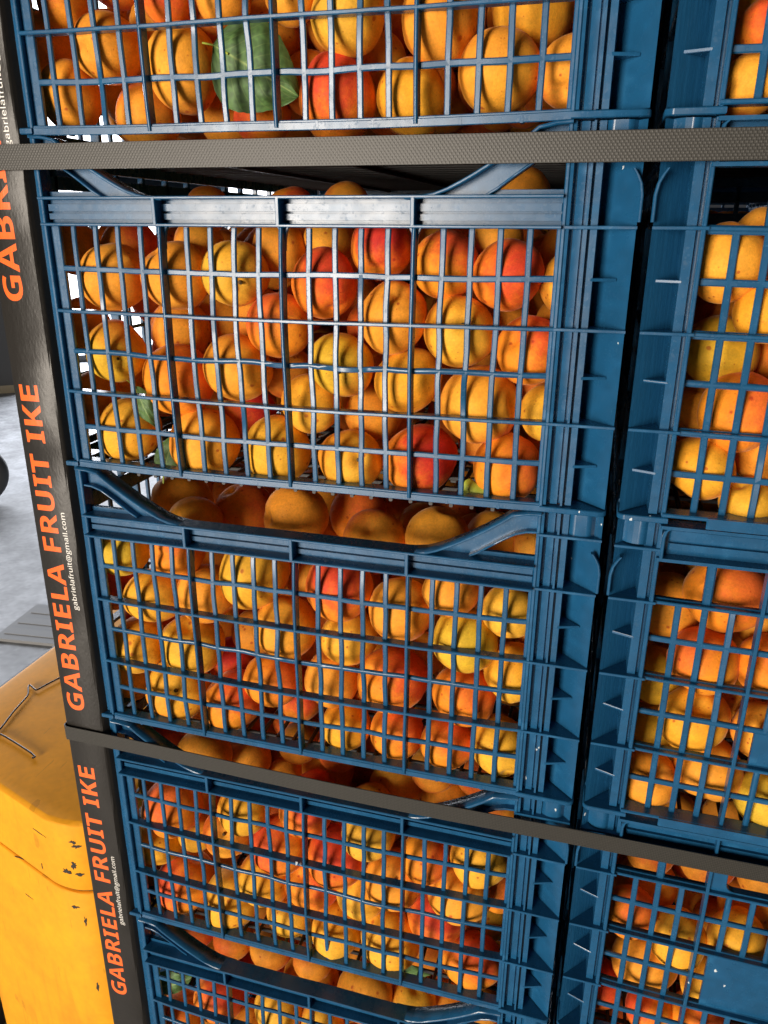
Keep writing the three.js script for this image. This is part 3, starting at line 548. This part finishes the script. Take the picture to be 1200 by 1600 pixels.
// ---------------------------------------------------------------- leaves
const leafTex = dataTex(256, 256, (u, v) => {
  const y = Math.abs(v - 0.5) * 2, mid = Math.exp(-((y / 0.03) ** 2)), t = (u - y * 0.42) * 8, vein = Math.exp(-(((t - Math.round(t)) / 0.05) ** 2)) * (1 - y * 0.6);
  const n = 0.85 + 0.3 * n32(u, v), k = clamp(Math.max(mid, vein * 0.55)); const c = [78 * n, 110 * n, 58 * n];
  return [(c[0] + (140 - c[0]) * k) / 255, (c[1] + (160 - c[1]) * k) / 255, (c[2] + (92 - c[2]) * k) / 255];
}, true);
const leafMat = new THREE.MeshPhysicalMaterial({ map: leafTex, roughness: 0.6, side: THREE.DoubleSide });
const podMat = new THREE.MeshStandardMaterial({ color: new THREE.Color(0x9fae3c), roughness: 0.55, side: THREE.DoubleSide });
function leaf(px, py, z, len, wid, turn, bend, label, mat = leafMat) {
  const nu = 24, nv = 10, pos = [], uv = [], idx = [];
  for (let i = 0; i <= nu; i++) for (let j = 0; j <= nv; j++) {
    const u = i / nu, v = j / nv * 2 - 1, w = wid * Math.pow(Math.sin(Math.PI * Math.pow(u, 0.8)), 0.75) * (1 - 0.25 * u) * (1 + 0.012 * Math.sin(u * 90));
    const x = (u - 0.5) * len, y = v * w / 2;
    const zz = bend * (Math.cos((u - 0.5) * 2.2) - 1) * len + -0.3 * v * v * w / 2 * (0.4 + u) + 0.06 * len * nz(u * 4, v * 2.5, px);
    pos.push(x, y, zz); uv.push(u, (v + 1) / 2);
  }
  for (let i = 0; i < nu; i++) for (let j = 0; j < nv; j++) { const a = i * (nv + 1) + j, b = a + nv + 1; idx.push(a, b, a + 1, b, b + 1, a + 1); }
  const g = new THREE.BufferGeometry(); g.setAttribute('position', new THREE.Float32BufferAttribute(pos, 3)); g.setAttribute('uv', new THREE.Float32BufferAttribute(uv, 2)); g.setIndex(idx); g.computeVertexNormals();
  const m = new THREE.Mesh(g, mat); m.name = numbered('leaf'); m.castShadow = m.receiveShadow = true;
  m.position.copy(onZ(px, py, z)); m.rotation.set(0, 0.15, turn); tag(m, label, 'leaf', null); scene.add(m);
  const st = new THREE.TubeGeometry(new THREE.CatmullRomCurve3([V(-len / 2 - 0.006, -0.002, 0.001 + bend * (Math.cos(1.1) - 1) * len), V(-len / 2, 0, bend * (Math.cos(1.1) - 1) * len), V(-len * 0.3, 0, bend * (Math.cos(0.66) - 1) * len + 0.0004)]), 8, 0.0006, 6); part('leaf_stalk', st, podMat, m);
  return m;
}
leaf(396, 108, -0.0135, 0.056, 0.056, -0.5, 0.2, 'broad green leaf pressed against the mesh above the upper strap');
leaf(226, 640, -0.0150, 0.034, 0.016, -1.1, 0.25, 'small green leaf between apricots just under the upper strap');
leaf(262, 712, -0.026, 0.034, 0.022, 1.2, 0.2, 'dark green leaf at the crate bottom near the printed board');
leaf(266, 1540, -0.0135, 0.044, 0.034, 0.4, 0.2, 'green leaf in the lowest crate beside the printed board');
leaf(640, 1522, -0.018, 0.036, 0.02, -0.2, 0.25, 'dark green leaf at the bottom of the crate crossed by the lower strap');
{ // curled pale green leaf, rolled like a pod
  const a = onZ(728, 758, -0.020), b = onZ(752, 772, -0.0155), c = onZ(790, 770, -0.014);
  const g = new THREE.TubeGeometry(new THREE.CatmullRomCurve3([a, b, c]), 20, 0.0052, 10, false), p = g.attributes.position;
  for (let i = 0; i < p.count; i++) { const s = 1 + 0.03 * nz(i * 0.9, 2, 3); p.setY(i, b.y + (p.getY(i) - b.y) * s + 0.0006 * nz(p.getX(i) * 300, p.getZ(i) * 300, 1)); }
  g.computeVertexNormals(); const o = b.clone(); g.translate(-o.x, -o.y, -o.z);
  const m = new THREE.Mesh(g, podMat); m.name = numbered('curled_leaf'); m.position.copy(o); m.castShadow = m.receiveShadow = true; scene.add(m);
  tag(m, 'curled pale green leaf lying under a blushed apricot', 'leaf');
}

// ---------------------------------------------------------------- printed corner board
{
  const cw = 256, chh = 2048, PER = 0.3213, WB = 0.040;             // one print repeat
  const cv = document.createElement('canvas'); cv.width = cw; cv.height = chh; const c = cv.getContext('2d');
  c.fillStyle = '#1f1c18'; c.fillRect(0, 0, cw, chh);
  const px = chh / PER;                                            // pixels per metre along the board
  const sx = cw / WB;
  c.textBaseline = 'alphabetic';
  const put = (txt, font, size, capM, len, xBase, yFrom, col) => {  // text climbs the board: yFrom = metres above the bottom of the repeat
    c.save(); c.translate(xBase * sx, chh - yFrom * px); c.rotate(-Math.PI / 2);
    c.font = `${font} ${size}px sans-serif`; const mw = c.measureText(txt).width; c.scale(len * px / mw, capM * sx / (0.729 * size)); c.fillStyle = col; c.fillText(txt, 0, 0); c.restore();
  };
  put('GABRIELA FRUIT IKE', 'bold', 120, 0.0158, 0.2685, 0.0208, 0.02, '#ff6a24');
  put('gabrielafruit@gmail.com', '', 60, 0.0042, 0.080, 0.0282, 0.1145, '#f2f0ea');
  const tex = new THREE.CanvasTexture(cv); tex.colorSpace = THREE.SRGBColorSpace; tex.wrapS = THREE.ClampToEdgeWrapping; tex.wrapT = THREE.RepeatWrapping; tex.anisotropy = 8;
  const bumpT = dataTex(256, 256, (u, v) => { const k = 0.5 * n8(u, v) + 0.35 * n32(u, v) + 0.15 * n96(u, v); return [k, k, k]; }, false, [1, 4]);
  const mat = new THREE.MeshPhysicalMaterial({ map: tex, roughness: 0.42, bumpMap: bumpT, bumpScale: 0.00016 });
  const y0 = -1.39, y1 = 0.30, N = 120, pos = [], uv = [];
  const prof = y => {
    const t = 0.0045 * clamp((-y + 0.06) / 0.75, -1, 2), xl = -0.0438 - t * 1.3, xc = -0.0098 - t * 0.75;
    const w = 0.0005 * nz(1, y * 22, 3) + 0.0003 * nz(4, y * 70, 3);
    return [[xl, -0.055, 0], [xl, -0.0005, 0], [xl + 0.0008, 0.0018, 0.0003], [xl + 0.0025, 0.0026, 0.002], [xc - 0.0012, 0.0028, 0.0335], [xc, 0.0022 + w, 0.035], [xc + 0.0014, 0.0004, 0.037], [xc + 0.0048 + w * 2, -0.0085, 0.0395],
      [xc + 0.0034 + w * 2, -0.0095, 0.0395], [xc - 0.0012, -0.0006, 0.0395], [xl + 0.003, -0.0006, 0.0395], [xl + 0.003, -0.055, 0.0395]];
  };
  const rows = []; for (let i = 0; i <= N; i++) { const y = y0 + (y1 - y0) * i / N; rows.push(prof(y).map(([x, z, u]) => [x, y, z, u / WB, (y + 0.349) / PER])); }
  const pv = k => { pos.push(k[0], k[1], k[2]); uv.push(k[3], k[4]); };
  for (let i = 0; i < N; i++) for (let k = 0; k < 12; k++) { const a = rows[i][k], b = rows[i][(k + 1) % 12], c2 = rows[i + 1][(k + 1) % 12], d = rows[i + 1][k]; [a, b, c2, a, c2, d].forEach(pv); }
  for (const [rw, flip] of [[rows[0], 1], [rows[N], 0]]) for (const [a, b, c2, d] of [[0, 1, 10, 11], [1, 4, 9, 10], [4, 7, 8, 9]]) { const q = [rw[a], rw[b], rw[c2], rw[a], rw[c2], rw[d]]; (flip ? q.reverse() : q).forEach(pv); }
  let g = geoFrom(pos); g.setAttribute('uv', new THREE.Float32BufferAttribute(uv, 2)); g = toCreasedNormals(g, 0.5);
  const m = part(numbered('corner_board'), g, mat, scene); tag(m, 'tall black cardboard corner board printed in orange lettering', 'corner board');
}

// ---------------------------------------------------------------- straps
{
  const weave = dataTex(64, 64, (u, v) => { const a = Math.sin((u * 4 + v * 3) * Math.PI * 2), b = Math.sin((u * 4 - v * 3) * Math.PI * 2); const k = 0.5 + 0.25 * (a * b) + 0.25 * Math.max(a, b); return [k, k, k]; }, false, [120, 120]);
  const thread = dataTex(64, 64, (u, v) => { const a = Math.sin((u * 4 + v * 3) * Math.PI * 2), b = Math.sin((u * 4 - v * 3) * Math.PI * 2), k = 0.195 + 0.07 * a * b + 0.05 * (n32(u, v) - 0.5); return [k, k * 0.975, k * 0.9]; }, true, [120, 120]);
  const mat = new THREE.MeshPhysicalMaterial({ map: thread, roughness: 0.42, specularIntensity: 0.75, bumpMap: weave, bumpScale: 0.00012 });
  const strap = (y, wdt, z, label, dy, xs) => {
    const pts = []; for (let i = 0; i <= 6; i++) pts.push(V(xs, y, -0.35 + 0.345 * i / 6));
    pts.push(V(xs + 0.0006, y, z - 0.0016), V(xs + 0.0026, y, z + 0.0003));
    for (let i = 1; i <= 60; i++) { const x = xs + 0.0026 + (0.968 - xs - 0.0026) * i / 60; pts.push(V(x, y + dy(x), z + 0.0004 + 0.0005 * nz(x * 9, y * 5, 2))); }
    pts.push(V(0.9695, y + dy(0.97), z - 0.002), V(0.9705, y + dy(0.97), -0.3));
    const A = Y, D = i => { const t = pts[Math.min(i + 1, pts.length - 1)].clone().sub(pts[Math.max(i - 1, 0)]).normalize(); return V(-t.z, 0, t.x).normalize().negate(); };
    const m = part(numbered('strap'), fin(sweep(pts, wdt, 0.0009, A, D, 0.0002), 0.6), mat, scene); tag(m, label, 'strap', null);
  };
  strap(0.0798, 0.0146, 0.0058, 'upper grey woven strap stretched across the crates', x => 0.0006 - 0.0016 * clamp(x), -0.0455);
  strap(-0.3500, 0.0132, 0.0045, 'lower grey woven strap crossing the crate rims', x => -0.004 * smooth(-0.05, 0.2, x) + 0.003 * smooth(0.2, 0.5, x), -0.0482);
}

// ---------------------------------------------------------------- yellow machine behind
{
  const TOPY = -0.8;
  const o = thing('forklift', 'yellow forklift body with scratched rounded edges behind the stack', 'forklift', V(-0.515, FLOOR, -1.0));
  const paint = dataTex(1024, 1024, (u, v) => {
    const n = 0.98 + 0.05 * (n8(u, v) - 0.5) + 0.05 * (n32(u, v) - 0.5) + 0.04 * (n128(u, v) - 0.5), scr = n32(u * 5 + 0.3, v * 0.5) > 0.9 && n32(v, u) > 0.55 ? 0.9 : 1;
    const gr = smooth(0.55, 0.9, n8(v, u) * 0.5 + n32(u * 3, v * 0.5) * 0.5) * 0.05;
    return [0.95 * n * scr * (1 - gr), 0.645 * n * scr * (1 - gr * 1.2), 0.03 * n * scr + gr * 0.1];
  }, true, [1.3, 1.3]);
  const ym = new THREE.MeshStandardMaterial({ map: paint, roughness: 0.75 });
  const dark = new THREE.MeshStandardMaterial({ color: new THREE.Color().setRGB(0.02, 0.021, 0.023), roughness: 0.55 });
  // body outline in plan, near edge at the camera's side
  const P = [[-0.718, -1.7], [-0.716, -0.48], [-0.70, -0.42], [-0.64, -0.39], [-0.40, -0.312], [-0.37, -0.30], [-0.325, -0.31], [-0.295, -0.37], [-0.29, -1.7]];
  const s = new THREE.Shape(); s.moveTo(P[0][0], -P[0][1]); s.lineTo(P[1][0], -P[1][1]); s.quadraticCurveTo(-0.712, 0.41, P[3][0], -P[3][1]); s.lineTo(P[4][0], -P[4][1]); s.quadraticCurveTo(-0.312, 0.292, P[7][0], -P[7][1]); s.lineTo(P[8][0], -P[8][1]); s.closePath();
  const mk = (y0, y1, bev) => { const g = new THREE.ExtrudeGeometry(s, { depth: y1 - y0 - 2 * bev, bevelEnabled: true, bevelSize: bev, bevelOffset: -bev, bevelThickness: bev, bevelSegments: 6, curveSegments: 14 }); g.rotateX(-Math.PI / 2); g.translate(0, y0 + bev, 0); g.deleteAttribute('uv'); g.deleteAttribute('normal'); g.translate(0.515, -FLOOR, 1.0); return fin(g.toNonIndexed ? (g.index ? g.toNonIndexed() : g) : g, 0.6); };
  const yS = -0.935;
  part('hood', mk(yS + 0.001, TOPY, 0.009), ym, o);
  part('lower_body', mk(FLOOR + 0.05, yS - 0.001, 0.003), ym, o);
  part('seam', mk(yS - 0.008, yS + 0.008, 0.002).scale(0.99, 1, 0.992).translate(0, 0.006, 0), dark, o);
  part('side_step', fin(box(-0.79, -0.722, FLOOR, -0.86, -1.7, -0.40, 0.01)).translate(0.515, -FLOOR, 1.0), dark, o);
  for (const [x, z] of [[-0.6, -0.6], [-0.42, -0.6], [-0.6, -1.4], [-0.42, -1.4]]) { const g = new THREE.CylinderGeometry(0.07, 0.07, 0.05, 24); g.rotateZ(Math.PI / 2); g.translate(x + 0.515, 0.07, z + 1.0); part('wheel', g, dark, o); }
  // chipped paint on the near corner: bare dark metal patches a hair above the paint
  const chipMat = new THREE.MeshStandardMaterial({ color: new THREE.Color().setRGB(0.03, 0.027, 0.022), roughness: 0.7 });
  const fz = x => x < -0.434 ? -0.363 + (x + 0.64) / 0.206 * 0.016 : -0.347;
  const spots = [[114, 1316, 6, 0.6], [120, 1323, 7, 0.5], [66, 1353, 5, 0.3], [104, 1361, 8, 0.7], [116, 1352, 5, 1.6], [125, 1366, 7, 0.5], [118, 1417, 6, 0.6], [134, 1440, 9, 0.25], [153, 1542, 9, 0.3], [30, 1340, 12, 0.08], [60, 1300, 16, 0.05], [45, 1400, 10, 0.06]];
  const ray = new THREE.Raycaster(); o.updateMatrixWorld(true);
  for (const [px2, py2, rp, thin] of spots) {
    ray.set(camera.position, rayOf(px2, py2).normalize());
    const hit = ray.intersectObjects(o.children.filter(c => c.name === 'hood' || c.name === 'lower_body'), false)[0]; if (!hit) continue;
    const n = hit.face.normal.clone(), r = rp / FPX * hit.distance * 0.9, k = 16, sh = new THREE.Shape(), long = thin > 0.2 && thin < 0.4;
    for (let i = 0; i < k; i++) { const a = i / k * Math.PI * 2, q = r * rr(0.35, 1.25); const ex = q * Math.cos(a) * (long ? thin : 1), ey = q * Math.sin(a) * (long ? 1 : thin); i ? sh.lineTo(ex, ey) : sh.moveTo(ex, ey); }
    const g = new THREE.ExtrudeGeometry(sh, { depth: 0.001, bevelEnabled: false });
    g.applyQuaternion(new THREE.Quaternion().setFromUnitVectors(Z, n)); const w = hit.point.clone().addScaledVector(n, -0.0004).sub(o.position); g.translate(w.x, w.y, w.z); addUV(g);
    part('paint_chip', g, chipMat, o);
  }
  // bent wire lying on the hood
  const wp = [[95, 1058], [70, 1071], [57, 1078], [50, 1073], [46, 1070], [44, 1075], [43, 1087], [21, 1112], [0, 1139], [-20, 1150], [0, 1147], [25, 1161], [48, 1176], [55, 1183], [50, 1184]].map(([a, b]) => onY(a, b, TOPY + 0.004));
  const org = wp[0].clone(); const wg = new THREE.TubeGeometry(new THREE.CatmullRomCurve3(wp.map(p => p.clone().sub(org)), false, 'catmullrom', 0.3), 120, 0.0016, 8);
  const w = part(numbered('wire'), wg, new THREE.MeshStandardMaterial({ color: 0x3a3431, roughness: 0.45, metalness: 0.6 }), scene); w.position.copy(org); tag(w, 'thin bent wire lying on the yellow hood', 'wire');
}
// things far behind on the floor
{
  const dm = new THREE.MeshStandardMaterial({ color: new THREE.Color().setRGB(0.04, 0.042, 0.045), roughness: 0.6 });
  const b = onY(20, 622, FLOOR), o = thing('cabinet', 'tall dark grey cabinet standing far back on the pale floor', 'cabinet', V(b.x - 0.5, FLOOR, b.z - 0.3));
  o.rotation.y = 0.72;
  part('body', fin(box(-0.75, 0.38, 0.08, 1.9, -0.3, 0.3, 0.01)), dm, o);
  part('plinth', fin(box(-0.73, 0.36, 0, 0.08, -0.28, 0.28, 0.005)), new THREE.MeshStandardMaterial({ color: 0x8d8470, roughness: 0.8 }), o);
  part('door_panel', fin(box(-0.72, -0.19, 0.12, 1.86, 0.3, 0.315, 0.004)), dm, o); part('door_panel', fin(box(-0.17, 0.35, 0.12, 1.86, 0.3, 0.315, 0.004)), dm, o);
  const t = onY(-34, 790, FLOOR), tg = thing('tyre', 'black rubber tyre standing on the pale floor', 'tyre', V(t.x, FLOOR, t.z));
  const tor = new THREE.TorusGeometry(0.13, 0.065, 18, 40); tor.translate(0, 0.195, 0); part('tread', tor, dm, tg); tg.rotation.y = 0.7;
  const hub = new THREE.CylinderGeometry(0.075, 0.075, 0.07, 24); hub.rotateX(Math.PI / 2); hub.translate(0, 0.195, 0); part('hub', hub, new THREE.MeshStandardMaterial({ color: 0x777777, roughness: 0.5, metalness: 0.6 }), tg);
  const steel = new THREE.MeshStandardMaterial({ color: new THREE.Color().setRGB(0.29, 0.295, 0.3), roughness: 0.9 });
  const c = onY(45, 985, FLOOR), pl = thing('floor_plate', 'pale metal ramp plate on the floor beside the yellow machine', 'plate', V(c.x, FLOOR, c.z)); pl.rotation.y = 0.1;
  part('sheet', fin(box(-0.09, 0.2, 0, 0.012, -0.2, 0.1, 0.004)), steel, pl);
  for (let i = 0; i < 3; i++) part('tread_bar', fin(box(-0.07, 0.17, 0.012, 0.0145, -0.17 + i * 0.09, -0.12 + i * 0.09, 0.003)), steel, pl);
}
// pallets under the stacks
console.log('apricots', counted);
renderer.render(scene, camera);
